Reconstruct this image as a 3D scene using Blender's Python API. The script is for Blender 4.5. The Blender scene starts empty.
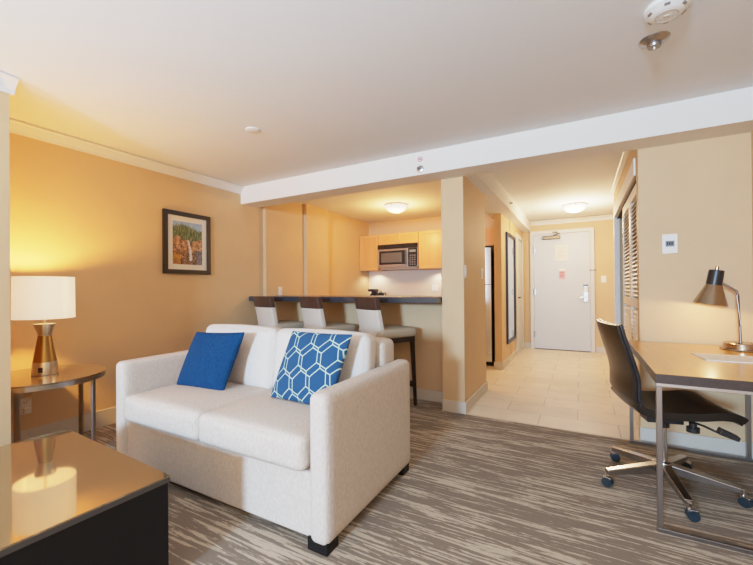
import bpy, bmesh, math, random
from mathutils import Vector, Matrix
random.seed(4)
C = bpy.context.scene.collection
PI = math.pi
R = math.radians

# ------------------------------------------------------------------ materials
def srgb(r, g, b):
    f = lambda c: (c/255/12.92) if c/255 <= .04045 else ((c/255+.055)/1.055)**2.4
    return (f(r), f(g), f(b), 1)

def mat(name, col, rough=.6, metal=0.0, bump=0.0, bscale=80.0, var=0.0, vscale=6.0, spec=.5, coat=0.0,
        emit=None, estr=0.0, stretch=(1, 1, 1), aniso=0.0, trans=0.0, sub=0.0):
    m = bpy.data.materials.new(name); m.use_nodes = True
    n = m.node_tree.nodes; l = m.node_tree.links
    p = n['Principled BSDF']
    p.inputs['Base Color'].default_value = col
    p.inputs['Roughness'].default_value = rough
    p.inputs['Metallic'].default_value = metal
    p.inputs['Specular IOR Level'].default_value = spec
    p.inputs['Coat Weight'].default_value = coat
    p.inputs['Coat Roughness'].default_value = .08
    if trans: p.inputs['Transmission Weight'].default_value = trans
    if emit:
        p.inputs['Emission Color'].default_value = emit
        p.inputs['Emission Strength'].default_value = estr
    tc = n.new('ShaderNodeTexCoord'); mp = n.new('ShaderNodeMapping')
    mp.inputs['Scale'].default_value = stretch
    l.new(tc.outputs['Object'], mp.inputs['Vector'])
    if var > 0:
        nz = n.new('ShaderNodeTexNoise'); nz.inputs['Scale'].default_value = vscale; nz.inputs['Detail'].default_value = 4
        l.new(mp.outputs['Vector'], nz.inputs['Vector'])
        mx = n.new('ShaderNodeMix'); mx.data_type = 'RGBA'
        a = tuple(max(0, c*(1-var)) for c in col[:3])+(1,); b = tuple(min(1, c*(1+var)) for c in col[:3])+(1,)
        mx.inputs[6].default_value = a; mx.inputs[7].default_value = b
        mr = n.new('ShaderNodeMapRange'); mr.inputs[1].default_value = .3; mr.inputs[2].default_value = .7
        l.new(nz.outputs['Fac'], mr.inputs[0]); l.new(mr.outputs[0], mx.inputs[0])
        l.new(mx.outputs[2], p.inputs['Base Color'])
    if bump > 0:
        nb = n.new('ShaderNodeTexNoise'); nb.inputs['Scale'].default_value = bscale; nb.inputs['Detail'].default_value = 3
        l.new(mp.outputs['Vector'], nb.inputs['Vector'])
        bp = n.new('ShaderNodeBump'); bp.inputs['Strength'].default_value = bump; bp.inputs['Distance'].default_value = .004
        l.new(nb.outputs['Fac'], bp.inputs['Height']); l.new(bp.outputs['Normal'], p.inputs['Normal'])
    return m

def attr_mat(name, rough=.8, bump=0.0, coat=0.0):
    m = mat(name, (1, 1, 1, 1), rough, bump=bump, bscale=300, coat=coat)
    n = m.node_tree.nodes; l = m.node_tree.links
    a = n.new('ShaderNodeAttribute'); a.attribute_name = 'Col'
    l.new(a.outputs['Color'], n['Principled BSDF'].inputs['Base Color'])
    return m

def carpet_mat():
    m = bpy.data.materials.new('carpet'); m.use_nodes = True
    n = m.node_tree.nodes; l = m.node_tree.links; p = n['Principled BSDF']
    p.inputs['Roughness'].default_value = .95; p.inputs['Specular IOR Level'].default_value = .1
    g = n.new('ShaderNodeNewGeometry')
    def noise(sx, sy, sc=1, det=2, off=0, dist=0):
        mp = n.new('ShaderNodeMapping'); mp.inputs['Scale'].default_value = (sx, sy, 1); mp.inputs['Location'].default_value = (off, off*1.7, 0)
        mp.inputs['Rotation'].default_value = (0, 0, R(-3))
        l.new(g.outputs['Position'], mp.inputs['Vector'])
        z = n.new('ShaderNodeTexNoise'); z.inputs['Scale'].default_value = sc; z.inputs['Detail'].default_value = det
        z.inputs['Distortion'].default_value = dist
        l.new(mp.outputs['Vector'], z.inputs['Vector']); return z.outputs['Fac']
    def mth(op, a, b=None, c=None):
        k = n.new('ShaderNodeMath'); k.operation = op
        for i, v in enumerate((a, b, c)):
            if v is None: continue
            if isinstance(v, (int, float)): k.inputs[i].default_value = v
            else: l.new(v, k.inputs[i])
        return k.outputs[0]
    s1 = noise(3.4, 60, 1, 3, 0, .45)
    s2 = noise(.9, 7, 1, 2, 3.1)
    s3 = noise(30, 120, 1, 1, 7)
    f = mth('ADD', mth('ADD', s1, mth('MULTIPLY', mth('SUBTRACT', s2, .5), .55)), mth('MULTIPLY', mth('SUBTRACT', s3, .5), .22))
    mr = n.new('ShaderNodeMapRange'); mr.inputs[1].default_value = .52; mr.inputs[2].default_value = .60
    l.new(f, mr.inputs[0])
    mx = n.new('ShaderNodeMix'); mx.data_type = 'RGBA'
    mx.inputs[6].default_value = srgb(136, 122, 108); mx.inputs[7].default_value = srgb(198, 182, 160)
    l.new(mr.outputs[0], mx.inputs[0])
    fine = noise(260, 260, 1, 2, 1)
    mr2 = n.new('ShaderNodeMapRange'); mr2.inputs[1].default_value = .3; mr2.inputs[2].default_value = .7; mr2.inputs[3].default_value = .72; mr2.inputs[4].default_value = 1.22
    l.new(fine, mr2.inputs[0])
    vm = n.new('ShaderNodeVectorMath'); vm.operation = 'SCALE'
    l.new(mx.outputs[2], vm.inputs[0]); l.new(mr2.outputs[0], vm.inputs['Scale'])
    l.new(vm.outputs[0], p.inputs['Base Color'])
    bp = n.new('ShaderNodeBump'); bp.inputs['Strength'].default_value = .5; bp.inputs['Distance'].default_value = .004
    l.new(fine, bp.inputs['Height']); l.new(bp.outputs['Normal'], p.inputs['Normal'])
    return m

def tile_mat():
    m = bpy.data.materials.new('floor_tile'); m.use_nodes = True
    n = m.node_tree.nodes; l = m.node_tree.links; p = n['Principled BSDF']
    p.inputs['Roughness'].default_value = .32
    g = n.new('ShaderNodeNewGeometry'); mp = n.new('ShaderNodeMapping')
    mp.inputs['Location'].default_value = (.34+6.3, -3.45+3.0, 0)
    l.new(g.outputs['Position'], mp.inputs['Vector'])
    b = n.new('ShaderNodeTexBrick'); b.offset = .5
    b.inputs['Scale'].default_value = 1; b.inputs['Brick Width'].default_value = .6; b.inputs['Row Height'].default_value = .3
    b.inputs['Mortar Size'].default_value = .0025; b.inputs['Mortar Smooth'].default_value = .1
    b.inputs['Color1'].default_value = srgb(236, 222, 202); b.inputs['Color2'].default_value = srgb(230, 214, 192); b.inputs['Mortar'].default_value = srgb(170, 150, 126)
    l.new(mp.outputs['Vector'], b.inputs['Vector'])
    z = n.new('ShaderNodeTexNoise'); z.inputs['Scale'].default_value = 5; z.inputs['Detail'].default_value = 5
    l.new(g.outputs['Position'], z.inputs['Vector'])
    mr = n.new('ShaderNodeMapRange'); mr.inputs[1].default_value = .3; mr.inputs[2].default_value = .7; mr.inputs[3].default_value = .94; mr.inputs[4].default_value = 1.04
    l.new(z.outputs['Fac'], mr.inputs[0])
    vm = n.new('ShaderNodeVectorMath'); vm.operation = 'SCALE'
    l.new(b.outputs['Color'], vm.inputs[0]); l.new(mr.outputs[0], vm.inputs['Scale']); l.new(vm.outputs[0], p.inputs['Base Color'])
    return m

def wood_mat(name, c1, c2, rough=.35, axis='X', scale=3, coat=.2):
    m = bpy.data.materials.new(name); m.use_nodes = True
    n = m.node_tree.nodes; l = m.node_tree.links; p = n['Principled BSDF']
    p.inputs['Roughness'].default_value = rough; p.inputs['Coat Weight'].default_value = coat; p.inputs['Coat Roughness'].default_value = .15
    tc = n.new('ShaderNodeTexCoord'); mp = n.new('ShaderNodeMapping')
    s = {'X': (.6, 12, 12), 'Y': (12, .6, 12), 'Z': (12, 12, .6)}[axis]
    mp.inputs['Scale'].default_value = s
    l.new(tc.outputs['Object'], mp.inputs['Vector'])
    z = n.new('ShaderNodeTexNoise'); z.inputs['Scale'].default_value = scale; z.inputs['Detail'].default_value = 6
    l.new(mp.outputs['Vector'], z.inputs['Vector'])
    mx = n.new('ShaderNodeMix'); mx.data_type = 'RGBA'; mx.inputs[6].default_value = c1; mx.inputs[7].default_value = c2
    mr = n.new('ShaderNodeMapRange'); mr.inputs[1].default_value = .3; mr.inputs[2].default_value = .7
    l.new(z.outputs['Fac'], mr.inputs[0]); l.new(mr.outputs[0], mx.inputs[0]); l.new(mx.outputs[2], p.inputs['Base Color'])
    return m

M = {}
M['wall'] = mat('wall_paint', srgb(214, 181, 139), .62, bump=.12, bscale=220, var=.03, vscale=3)
M['ceil'] = mat('ceiling_paint', srgb(228, 227, 225), .85, bump=.06, bscale=90)
M['white'] = mat('white_trim_paint', srgb(229, 225, 218), .5)
M['base'] = mat('baseboard_paint', srgb(208, 200, 186), .5)
M['beam'] = mat('beam_paint', srgb(232, 226, 216), .75)
M['door'] = mat('door_paint', srgb(202, 205, 206), .45)
M['frame_paint'] = mat('door_frame_paint', srgb(212, 207, 198), .45)
M['black'] = mat('black_plastic', (.012, .012, .013, 1), .35)
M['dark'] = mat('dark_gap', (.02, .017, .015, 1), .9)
M['chrome'] = mat('polished_chrome', (.72, .70, .68, 1), .16, 1.0)
M['steel'] = mat('brushed_steel', (.50, .47, .44, 1), .34, 1.0, var=.12, vscale=30, stretch=(1, 1, 12))
M['legsteel'] = mat('satin_table_leg_steel', (.34, .32, .31, 1), .3, 1.0)
M['alu'] = mat('polished_aluminium', (.42, .39, .37, 1), .25, 1.0)
M['brass'] = mat('brushed_brass', (.46, .36, .25, 1), .26, 1.0, var=.1, vscale=40, stretch=(1, 1, 8))
M['bronze'] = mat('bronze_lamp_body', (.36, .20, .055, 1), .3, 1.0, var=.25, vscale=6, stretch=(3, 3, .5))
M['nickel'] = mat('brushed_nickel', (.80, .74, .62, 1), .28, 1.0, var=.1, vscale=30, stretch=(1, 1, 10))
M['fabric'] = mat('cream_woven_fabric', srgb(212, 199, 186), .95, bump=.9, bscale=170, var=.10, vscale=110, spec=.15, stretch=(1, 1, .45))
M['fabric_back'] = mat('white_cushion_fabric', srgb(220, 212, 203), .95, bump=.6, bscale=170, var=.05, vscale=110, spec=.15)
M['blue'] = mat('blue_cushion_fabric', srgb(18, 62, 104), .95, bump=.9, bscale=140, var=.28, vscale=90, spec=.15)
M['pattern'] = attr_mat('patterned_cushion_fabric', .9, bump=.3)
M['espresso'] = mat('dark_espresso_wood', (.008, .007, .007, 1), .5, spec=.18, bump=.15, bscale=60, stretch=(.3, .3, 4))
M['coffee_top'] = mat('bronze_laminate_top', (.42, .31, .17, 1), .045, .75, var=.05, vscale=4, coat=.5)
M['coffee_edge'] = mat('grey_laminate_edge', (.055, .047, .042, 1), .4)
M['end_top'] = mat('end_table_laminate', (.17, .11, .055, 1), .16, .35, coat=.6)
M['deskwood'] = wood_mat('honey_desk_laminate', srgb(214, 150, 62), srgb(226, 164, 76), .28, 'Y', 4, .6)
M['deskedge'] = wood_mat('dark_desk_edge', srgb(48, 35, 29), srgb(64, 47, 38), .4, 'Y', 4, .1)
M['leather'] = mat('black_leather', (.010, .007, .005, 1), .34, bump=.15, bscale=90, spec=.4, coat=.1)
M['leather_edge'] = mat('chair_black_blue_reflection', (.006, .009, .014, 1), .22, spec=.6)  # blue reflection along the chair edges mixed into the black
M['caster'] = mat('dark_blue_caster_plastic', (.012, .024, .036, 1), .3)
M['stool_cream'] = mat('cream_stool_vinyl', srgb(216, 206, 190), .5, bump=.1, bscale=150)
M['stool_seat'] = mat('grey_cream_stool_seat', srgb(186, 172, 150), .5, bump=.1, bscale=150)
M['stool_brown'] = mat('brown_stool_leather', srgb(72, 48, 38), .38, bump=.2, bscale=60, var=.2, vscale=14)
M['stool_leg'] = mat('stool_dark_wood', srgb(40, 27, 22), .4)
M['granite'] = mat('dark_speckled_granite', srgb(50, 54, 62), .3, var=.55, vscale=90, coat=.3)
M['maple'] = wood_mat('maple_cabinet', srgb(220, 154, 90), srgb(228, 166, 100), .4, 'Z', 3, .1)
M['maple_panel'] = wood_mat('maple_cabinet_panel', srgb(224, 162, 96), srgb(232, 172, 108), .4, 'Z', 3, .1)
M['splash'] = mat('backsplash_paint', srgb(222, 204, 184), .5)
M['stainless'] = mat('stainless_appliance', (.55, .52, .48, 1), .28, 1.0, var=.08, vscale=30, stretch=(12, 1, 1))
M['glassblack'] = mat('black_appliance_glass', (.012, .011, .011, 1), .12)
M['mw_window'] = mat('microwave_mesh_window', (.11, .10, .095, 1), .2)
M['mirror'] = mat('mirror_glass', (.86, .87, .88, 1), .02, 1.0)
M['plate'] = mat('white_plastic_plate', srgb(238, 234, 226), .4)
M['lcd'] = mat('grey_lcd', srgb(120, 128, 132), .3)
M['paper'] = mat('printed_paper', srgb(244, 234, 218), .7, var=.06, vscale=30)
M['ink'] = mat('grey_ink', srgb(198, 186, 170), .8)
M['pinktag'] = mat('pink_card', srgb(222, 168, 172), .6)
M['redink'] = mat('red_ink', srgb(190, 80, 92), .6)
M['slat'] = mat('louver_paint', srgb(222, 210, 192), .5)
M['picblack'] = mat('black_picture_frame', (.012, .009, .008, 1), .35)
M['picmat'] = mat('white_picture_mat', srgb(232, 226, 214), .8)
M['picart'] = attr_mat('waterfall_print', .25, coat=.4)
M['brown_metal'] = mat('aged_brass_closer', (.20, .13, .07, 1), .35, 1.0)
M['carpet'] = carpet_mat(); M['tile'] = tile_mat()
M['cord'] = mat('pale_lamp_cord', srgb(222, 200, 150), .5)
M['opal'] = mat('lit_opal_glass', (1, .97, .9, 1), .3, emit=(1, .97, .90, 1), estr=1.6)
M['deskleg'] = mat('desk_leg_steel', (.33, .30, .28, 1), .32, 1.0)
M['puck'] = mat('lit_lamp_lens', (1, .97, .9, 1), .3, emit=(1, .86, .62, 1), estr=6)
M['bulb'] = mat('lit_bulb', (1, .97, .9, 1), .3, emit=(1, .80, .50, 1), estr=6)

def shade_mat():
    m = bpy.data.materials.new('linen_lamp_shade'); m.use_nodes = True
    n = m.node_tree.nodes; l = m.node_tree.links; n.remove(n['Principled BSDF'])
    o = n['Material Output']
    d = n.new('ShaderNodeBsdfDiffuse'); d.inputs['Color'].default_value = (.9, .86, .78, 1)
    t = n.new('ShaderNodeBsdfTranslucent'); t.inputs['Color'].default_value = (.80, .80, .80, 1)
    e = n.new('ShaderNodeEmission'); e.inputs['Color'].default_value = (1, .95, .86, 1); e.inputs['Strength'].default_value = .35
    m1 = n.new('ShaderNodeMixShader'); m1.inputs[0].default_value = .35
    a = n.new('ShaderNodeAddShader')
    l.new(d.outputs[0], m1.inputs[1]); l.new(t.outputs[0], m1.inputs[2]); l.new(m1.outputs[0], a.inputs[0]); l.new(e.outputs[0], a.inputs[1])
    l.new(a.outputs[0], o.inputs[0]); return m
M['shade'] = shade_mat()

# ------------------------------------------------------------------ mesh helpers
class MB:
    def __init__(s): s.bm = bmesh.new()
    def _add(s, verts, faces, mtx=None):
        vs = [s.bm.verts.new(mtx @ Vector(v) if mtx else Vector(v)) for v in verts]
        for f in faces:
            try: s.bm.faces.new([vs[i] for i in f])
            except ValueError: pass
        return s
    def box(s, x0, x1, y0, y1, z0, z1, mtx=None):
        v = [(x, y, z) for x in (x0, x1) for y in (y0, y1) for z in (z0, z1)]
        return s._add(v, [(0, 1, 3, 2), (4, 6, 7, 5), (0, 4, 5, 1), (2, 3, 7, 6), (0, 2, 6, 4), (1, 5, 7, 3)], mtx)
    def lathe(s, prof, n=40, mtx=None, sx=1, sy=1, close=False):
        v = []; f = []; k = len(prof)
        for i in range(n):
            a = 2*PI*i/n
            for r, z in prof: v.append((r*math.cos(a)*sx, r*math.sin(a)*sy, z))
        for i in range(n):
            j = (i+1) % n
            for q in range(k if close else k-1):
                q2 = (q+1) % k
                f.append((i*k+q, j*k+q, j*k+q2, i*k+q2))
        if not close:
            for q in (0, k-1):
                if prof[q][0] > 1e-6:
                    idx = [i*k+q for i in range(n)]
                    f.append(idx[::-1] if q == 0 else idx)
        s._add(v, f, mtx)
        bmesh.ops.remove_doubles(s.bm, verts=s.bm.verts, dist=1e-6)
        return s
    def cyl(s, p0, p1, r, r2=None, n=20):
        p0 = Vector(p0); p1 = Vector(p1); d = p1-p0; L = d.length
        q = d.to_track_quat('Z', 'Y').to_matrix().to_4x4(); q.translation = p0
        r2 = r if r2 is None else r2
        v = []; f = []
        for i in range(n):
            a = 2*PI*i/n
            v.append((r*math.cos(a), r*math.sin(a), 0)); v.append((r2*math.cos(a), r2*math.sin(a), L))
        for i in range(n):
            j = (i+1) % n; f.append((2*i, 2*j, 2*j+1, 2*i+1))
        f.append([2*i for i in range(n)][::-1]); f.append([2*i+1 for i in range(n)])
        return s._add(v, f, q)
    def bar(s, p0, p1, w, h, w2=None, h2=None):
        """tapered bar with rectangular section (w sideways, h up)"""
        p0 = Vector(p0); p1 = Vector(p1); d = (p1-p0).normalized()
        up = Vector((0, 0, 1)) if abs(d.z) < .95 else Vector((0, 1, 0))
        sd = d.cross(up).normalized(); up = sd.cross(d).normalized()
        w2 = w if w2 is None else w2; h2 = h if h2 is None else h2
        v = []
        for p, a, b in ((p0, w/2, h/2), (p1, w2/2, h2/2)):
            for i, j in ((-1, -1), (1, -1), (1, 1), (-1, 1)): v.append(p+sd*a*i+up*b*j)
        return s._add(v, [(0, 3, 2, 1), (4, 5, 6, 7), (0, 1, 5, 4), (1, 2, 6, 5), (2, 3, 7, 6), (3, 0, 4, 7)])
    def tube(s, pts, r, n=10):
        pts = [Vector(p) for p in pts]; rings = []
        up = Vector((0, 0, 1))
        for i, p in enumerate(pts):
            d = (pts[min(i+1, len(pts)-1)]-pts[max(i-1, 0)]).normalized()
            sd = d.cross(up)
            if sd.length < .05: sd = d.cross(Vector((0, 1, 0)))
            sd.normalize(); u = sd.cross(d).normalized()
            rr = r[i] if isinstance(r, (list, tuple)) else r
            rings.append([s.bm.verts.new(p+sd*rr*math.cos(2*PI*k/n)+u*rr*math.sin(2*PI*k/n)) for k in range(n)])
        for a, b in zip(rings, rings[1:]):
            for k in range(n): s.bm.faces.new((a[k], a[(k+1) % n], b[(k+1) % n], b[k]))
        s.bm.faces.new(rings[0][::-1]); s.bm.faces.new(rings[-1]); return s
    def prism(s, poly, y0, y1, mtx=None):
        """poly in x,z extruded along y"""
        n = len(poly)
        v = [(x, y0, z) for x, z in poly]+[(x, y1, z) for x, z in poly]
        f = [tuple(range(n)), tuple(range(2*n-1, n-1, -1))]+[(i, i+n, (i+1) % n+n, (i+1) % n) for i in range(n)]
        return s._add(v, f, mtx)
    def puff(s, cx, cy, cz, hx, hy, hz, r, px=0, py=0, pz=0, n=14, mtx=None):
        """rounded, puffed cushion block"""
        bm = bmesh.new(); bmesh.ops.create_cube(bm, size=2)
        bmesh.ops.subdivide_edges(bm, edges=bm.edges, cuts=n, use_grid_fill=True)
        H = (hx, hy, hz)
        for v in bm.verts:
            c = v.co.copy(); q = []
            out = []
            for i in range(3):
                # denser sampling near edges
                t = math.copysign(abs(math.sin(c[i]*PI/2)), c[i]) if abs(c[i]) < 1 else c[i]
                out.append(t)
            w = Vector(out[i]*H[i] for i in range(3))
            k = Vector(max(-(H[i]-r), min(H[i]-r, w[i])) for i in range(3))
            d = w-k
            if d.length > 1e-9: d = d.normalized()*r
            w2 = k+d
            a, b, e = out
            w2.x += px*a*(1-b*b)*(1-e*e); w2.y += py*b*(1-a*a)*(1-e*e); w2.z += pz*e*(1-a*a)*(1-b*b)
            v.co = Vector((cx, cy, cz))+w2
            if mtx: v.co = mtx @ v.co
        me = bpy.data.meshes.new('t'); bm.to_mesh(me); bm.free(); s.bm.from_mesh(me); bpy.data.meshes.remove(me); return s
    def build(s, name, m, parent=None, smooth=False, bevel=0, seg=3, struct=False):
        bmesh.ops.recalc_face_normals(s.bm, faces=s.bm.faces)
        me = bpy.data.meshes.new(name); s.bm.to_mesh(me); s.bm.free()
        o = bpy.data.objects.new(name, me); C.objects.link(o)
        for mm in (m if isinstance(m, list) else [m]): me.materials.append(mm)
        if bevel:
            b = o.modifiers.new('bevel', 'BEVEL'); b.width = bevel; b.segments = seg; b.limit_method = 'ANGLE'; b.angle_limit = R(40)
            b.harden_normals = True; smooth = True
        if smooth:
            for p in me.polygons: p.use_smooth = True
            if not bevel:
                me.set_sharp_from_angle(angle=R(40))
        if parent: o.parent = parent
        if struct: o['kind'] = 'structure'
        return o

def mb(): return MB()
def thing(name, label, cat, loc=(0, 0, 0), rz=0, group=None):
    o = bpy.data.objects.new(name, None); C.objects.link(o)
    o.location = loc; o.rotation_euler = (0, 0, rz); o['label'] = label; o['category'] = cat
    if group: o['group'] = group
    o.empty_display_size = .1
    return o
def tag(o, label, cat, group=None):
    o['label'] = label; o['category'] = cat
    if group: o['group'] = group
    return o
def sbox(name, m, *a, parent=None, bevel=0): return mb().box(*a).build(name, m, parent, struct=parent is None, bevel=bevel)
def dup(root, loc, rz, label):
    r = root.copy(); C.objects.link(r); r.location = loc; r.rotation_euler = (0, 0, rz); r['label'] = label
    for ch in list(root.children):
        c = ch.copy(); C.objects.link(c); c.parent = r
        for g in list(ch.children):
            d = g.copy(); C.objects.link(d); d.parent = c
    return r

# ------------------------------------------------------------------ the setting
CZ = 2.43
LX = -3.65
YB = -1.6
sbox('floor', M['carpet'], -4.0, 1.3, YB, 3.43, -.1, 0)
sbox('floor.001', M['carpet'], -4.0, -1.19, 3.43, 3.68, -.1, 0)
mb().box(-1.19, 1.3, 3.43, 7.95, -.1, 0).box(-4.0, -1.19, 3.68, 7.95, -.1, 0).build('floor.002', M['tile'], struct=True)
sbox('ceiling', M['ceil'], -4.0, 1.3, YB, 7.95, CZ, CZ+.1)
sbox('ceiling_beam', M['beam'], LX, 1.02, 3.2, 3.45, 2.22, CZ)
sbox('ceiling_soffit', M['ceil'], -1.19, -.85, 3.45, 7.72, 2.235, CZ)
# left wall, with its two shallow steps beyond the beam
mb().box(-3.8, LX, YB, 3.56, 0, CZ).box(-3.8, LX+.05, 3.56, 6.4, 0, CZ).box(LX+.05, LX+.105, 4.32, 4.86, 0, CZ).build('wall_left', M['wall'], struct=True)
sbox('wall_left_pier', M['wall'], -3.013, -2.955, YB, .885, 0, CZ)
sbox('added_wall_light_block', M['wall'], LX, -3.013, .2, .3, 0, CZ)  # unseen wall added to stop outside light reaching the end table
mb().box(-3.6, -.99, 6.25, 6.4, 0, CZ).build('wall_kitchen', M['wall'], struct=True)
sbox('wall_column', M['wall'], -1.178, -.965, 3.45, 4.346, 0, 2.235)
sbox('wall_hall_left', M['wall'], -1.10, -1.0, 5.53, 7.72, 0, 2.235)
sbox('wall_hall_end', M['wall'], -1.10, 1.3, 7.72, 7.85, 0, CZ)
sbox('wall_desk', M['wall'], .385, 1.02, 3.45, 3.56, 0, CZ)
sbox('wall_right', M['wall'], 1.02, 1.15, YB, 3.56, 0, CZ)
sbox('wall_hall_right', M['wall'], 1.15, 1.3, 3.56, 7.72, 0, CZ)
mb().box(.385, .49, 3.56, 5.75, 2.06, CZ).box(.385, 1.15, 5.68, 5.75, 0, CZ).build('wall_closet', M['wall'], struct=True)
sbox('wall_bar', M['wall'], LX+.05, -1.178, 3.68, 3.80, 0, 1.03)
# crown moulding
def crown(name, x0, y0, x1, y1, nx, ny, z=CZ, h=.09, d=.055):
    """moulding against a wall from (x0,y0) to (x1,y1), projecting along (nx,ny)"""
    prof = [(0, -h), (.012, -h), (.016, -h*.75), (d*.75, -h*.28), (d, -h*.2), (d, -.004), (0, -.004)]
    s = MB(); n = len(prof)
    v = [(x0+nx*a, y0+ny*a, z+b) for a, b in prof]+[(x1+nx*a, y1+ny*a, z+b) for a, b in prof]
    s._add(v, [tuple(range(n)), tuple(range(2*n-1, n-1, -1))]+[(i, i+n, (i+1) % n+n, (i+1) % n) for i in range(n)])
    return s.build(name, M['white'], struct=True)
crown('trim_1', LX, .3, LX, 3.2, 1, 0)
crown('trim_2', -2.955, YB, -2.955, .905, 1, 0, d=.08, h=.085)
crown('trim_3', -.85, 7.72, 1.15, 7.72, 0, -1, h=.08)
crown('trim_4', .385, 3.56, .385, 5.75, -1, 0, h=.075, d=.04)
crown('trim_5', 1.02, YB, 1.02, 3.2, -1, 0)
sbox('trim_6', M['white'], .372, .385, 3.60, 5.72, 2.06, 2.2)          # casing board over the closet opening
sbox('trim_7', M['white'], .37, .43, 5.62, 5.69, 0, 2.06)
mb().box(LX, LX+.012, .9, 3.19, CZ-.004, CZ).build('crown_shadow_strip', M['dark'], struct=True)  # dark strip standing in for the shadow line above the crown
# baseboards
def bb(name, *a, m=None): return mb().box(*a).build(name, m or M['base'], struct=True, bevel=.004, seg=2)
bb('baseboard_left', LX, LX+.015, .89, 3.56, 0, .145)
bb('baseboard_bar', LX+.05, -1.18, 3.665, 3.68, 0, .11)
bb('baseboard_column_front', -1.18, -.95, 3.437, 3.452, 0, .105)
bb('baseboard_column_side', -.966, -.951, 3.452, 4.36, 0, .105)
bb('baseboard_hall_left', -1.0, -.985, 5.53, 6.78, 0, .105)
bb('baseboard_hall_left_end', -1.115, -.985, 5.516, 5.531, 0, .105)
bb('baseboard_hall_end', -1.0, -.86, 7.705, 7.72, 0, .105)
bb('baseboard_hall_end_right', .22, 1.15, 7.705, 7.72, 0, .105)
bb('baseboard_desk', .38, 1.02, 3.435, 3.45, 0, .11)
bb('baseboard_right', 1.005, 1.02, YB, 3.435, 0, .11)

# ------------------------------------------------------------------ entry door
d = thing('door_1', '', '', (-.325, 7.71, 0)); del d['label']; del d['category']; d['kind'] = 'structure'
mb().box(-.465, .465, -.03, .005, .008, 2.165).build('leaf', M['door'], d, bevel=.003)
f = mb(); f.box(-.53, -.467, -.045, .005, 0, 2.23).box(.467, .53, -.045, .005, 0, 2.23).box(-.467, .467, -.045, .005, 2.167, 2.23)
f.build('door_frame', M['frame_paint'], d)
for z in (.28, 1.08, 1.88):
    mb().cyl((-.468, -.05, z-.06), (-.468, -.05, z+.06), .011).box(-.466, -.44, -.034, -.029, z-.055, z+.055).build('hinge', M['steel'], d)
mb().box(-.465, .465, -.034, .0, .0, .012).build('threshold', M['dark'], d)
lk = mb().box(.355, .43, -.05, -.029, .90, 1.22).build('lock_plate', M['steel'], d, bevel=.006)
mb().box(.357, .428, -.062, -.05, 1.185, 1.215).build('lock_cap', M['black'], lk)
mb().box(.362, .424, -.060, -.05, 1.08, 1.175).build('card_reader', M['plate'], lk, bevel=.004)
mb().cyl((.39, -.05, .99), (.39, -.10, .99), .013).cyl((.395, -.095, .99), (.27, -.095, .985), .010).build('lever_handle', M['chrome'], lk, smooth=True)
mb().cyl((.39, -.05, .93), (.39, -.066, .93), .022).build('deadbolt_turn', M['chrome'], lk, smooth=True)
mb().box(.445, .56, -.062, -.046, 1.46, 1.475).cyl((.475, -.06, 1.467), (.475, -.085, 1.467), .009).build('security_latch', M['brown_metal'], d)
c = mb().box(-.31, -.01, -.09, -.031, 2.06, 2.125).build('closer', M['brown_metal'], d, bevel=.012)
mb().tube([(-.13, -.06, 2.125), (-.02, -.13, 2.15), (-.10, -.05, 2.19)], .009).box(-.14, -.06, -.065, -.04, 2.175, 2.20).build('closer_arm', M['brown_metal'], c)

n = thing('door_notice', 'cream framed printed notice fixed high on the white entry door', 'notice', (-.315, 7.68, 1.80))
mb().box(-.105, .105, -.006, -.001, -.145, .145).build('sheet', M['paper'], n)
q = mb()
for i in range(9): q.box(-.08, .08-.03*((i*7) % 3), -.0075, -.006, .095-.024*i, .101-.024*i)
q.build('printed_lines', M['ink'], n)
n = thing('door_hanger', 'pink door hanger card hanging below the notice on the entry door', 'door hanger', (-.31, 7.68, 1.44))
s = mb()
ring = [(.038*math.cos(a), .038*math.sin(a)+.10) for a in [PI*1.35-2*PI*.85*i/16 for i in range(17)]]
s.tube([(x, -.005, z) for x, z in ring], .006, 6); s.box(-.052, .052, -.007, -.002, -.13, .07)
s.build('card', M['plate'], n)
mb().box(-.052, .052, -.0085, -.007, -.125, .03).build('printed_panel', M['pinktag'], n)
q = mb()
for i in range(4): q.box(-.035, .035-.012*(i % 2), -.0095, -.0085, -.005-.026*i, .006-.026*i)
q.build('lettering', M['redink'], n)

# hall side door next to the mirror (seen almost edge-on)
d = thing('door_2', '', '', (-1.0, 7.2, 0)); del d['label']; del d['category']; d['kind'] = 'structure'
mb().box(0, .012, -.34, .34, .01, 2.03).build('leaf', M['door'], d)
mb().box(0, .032, -.42, -.34, 0, 2.11).box(0, .032, .34, .42, 0, 2.11).box(0, .032, -.34, .34, 2.03, 2.11).build('door_frame', M['frame_paint'], d, bevel=.004)
mb().cyl((.01, -.27, .99), (.06, -.27, .99), .012).cyl((.055, -.27, .99), (.055, -.16, .99), .009).cyl((.012, -.27, .99), (.018, -.27, .99), .026).build('door_handle', M['brown_metal'], d, smooth=True)

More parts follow.
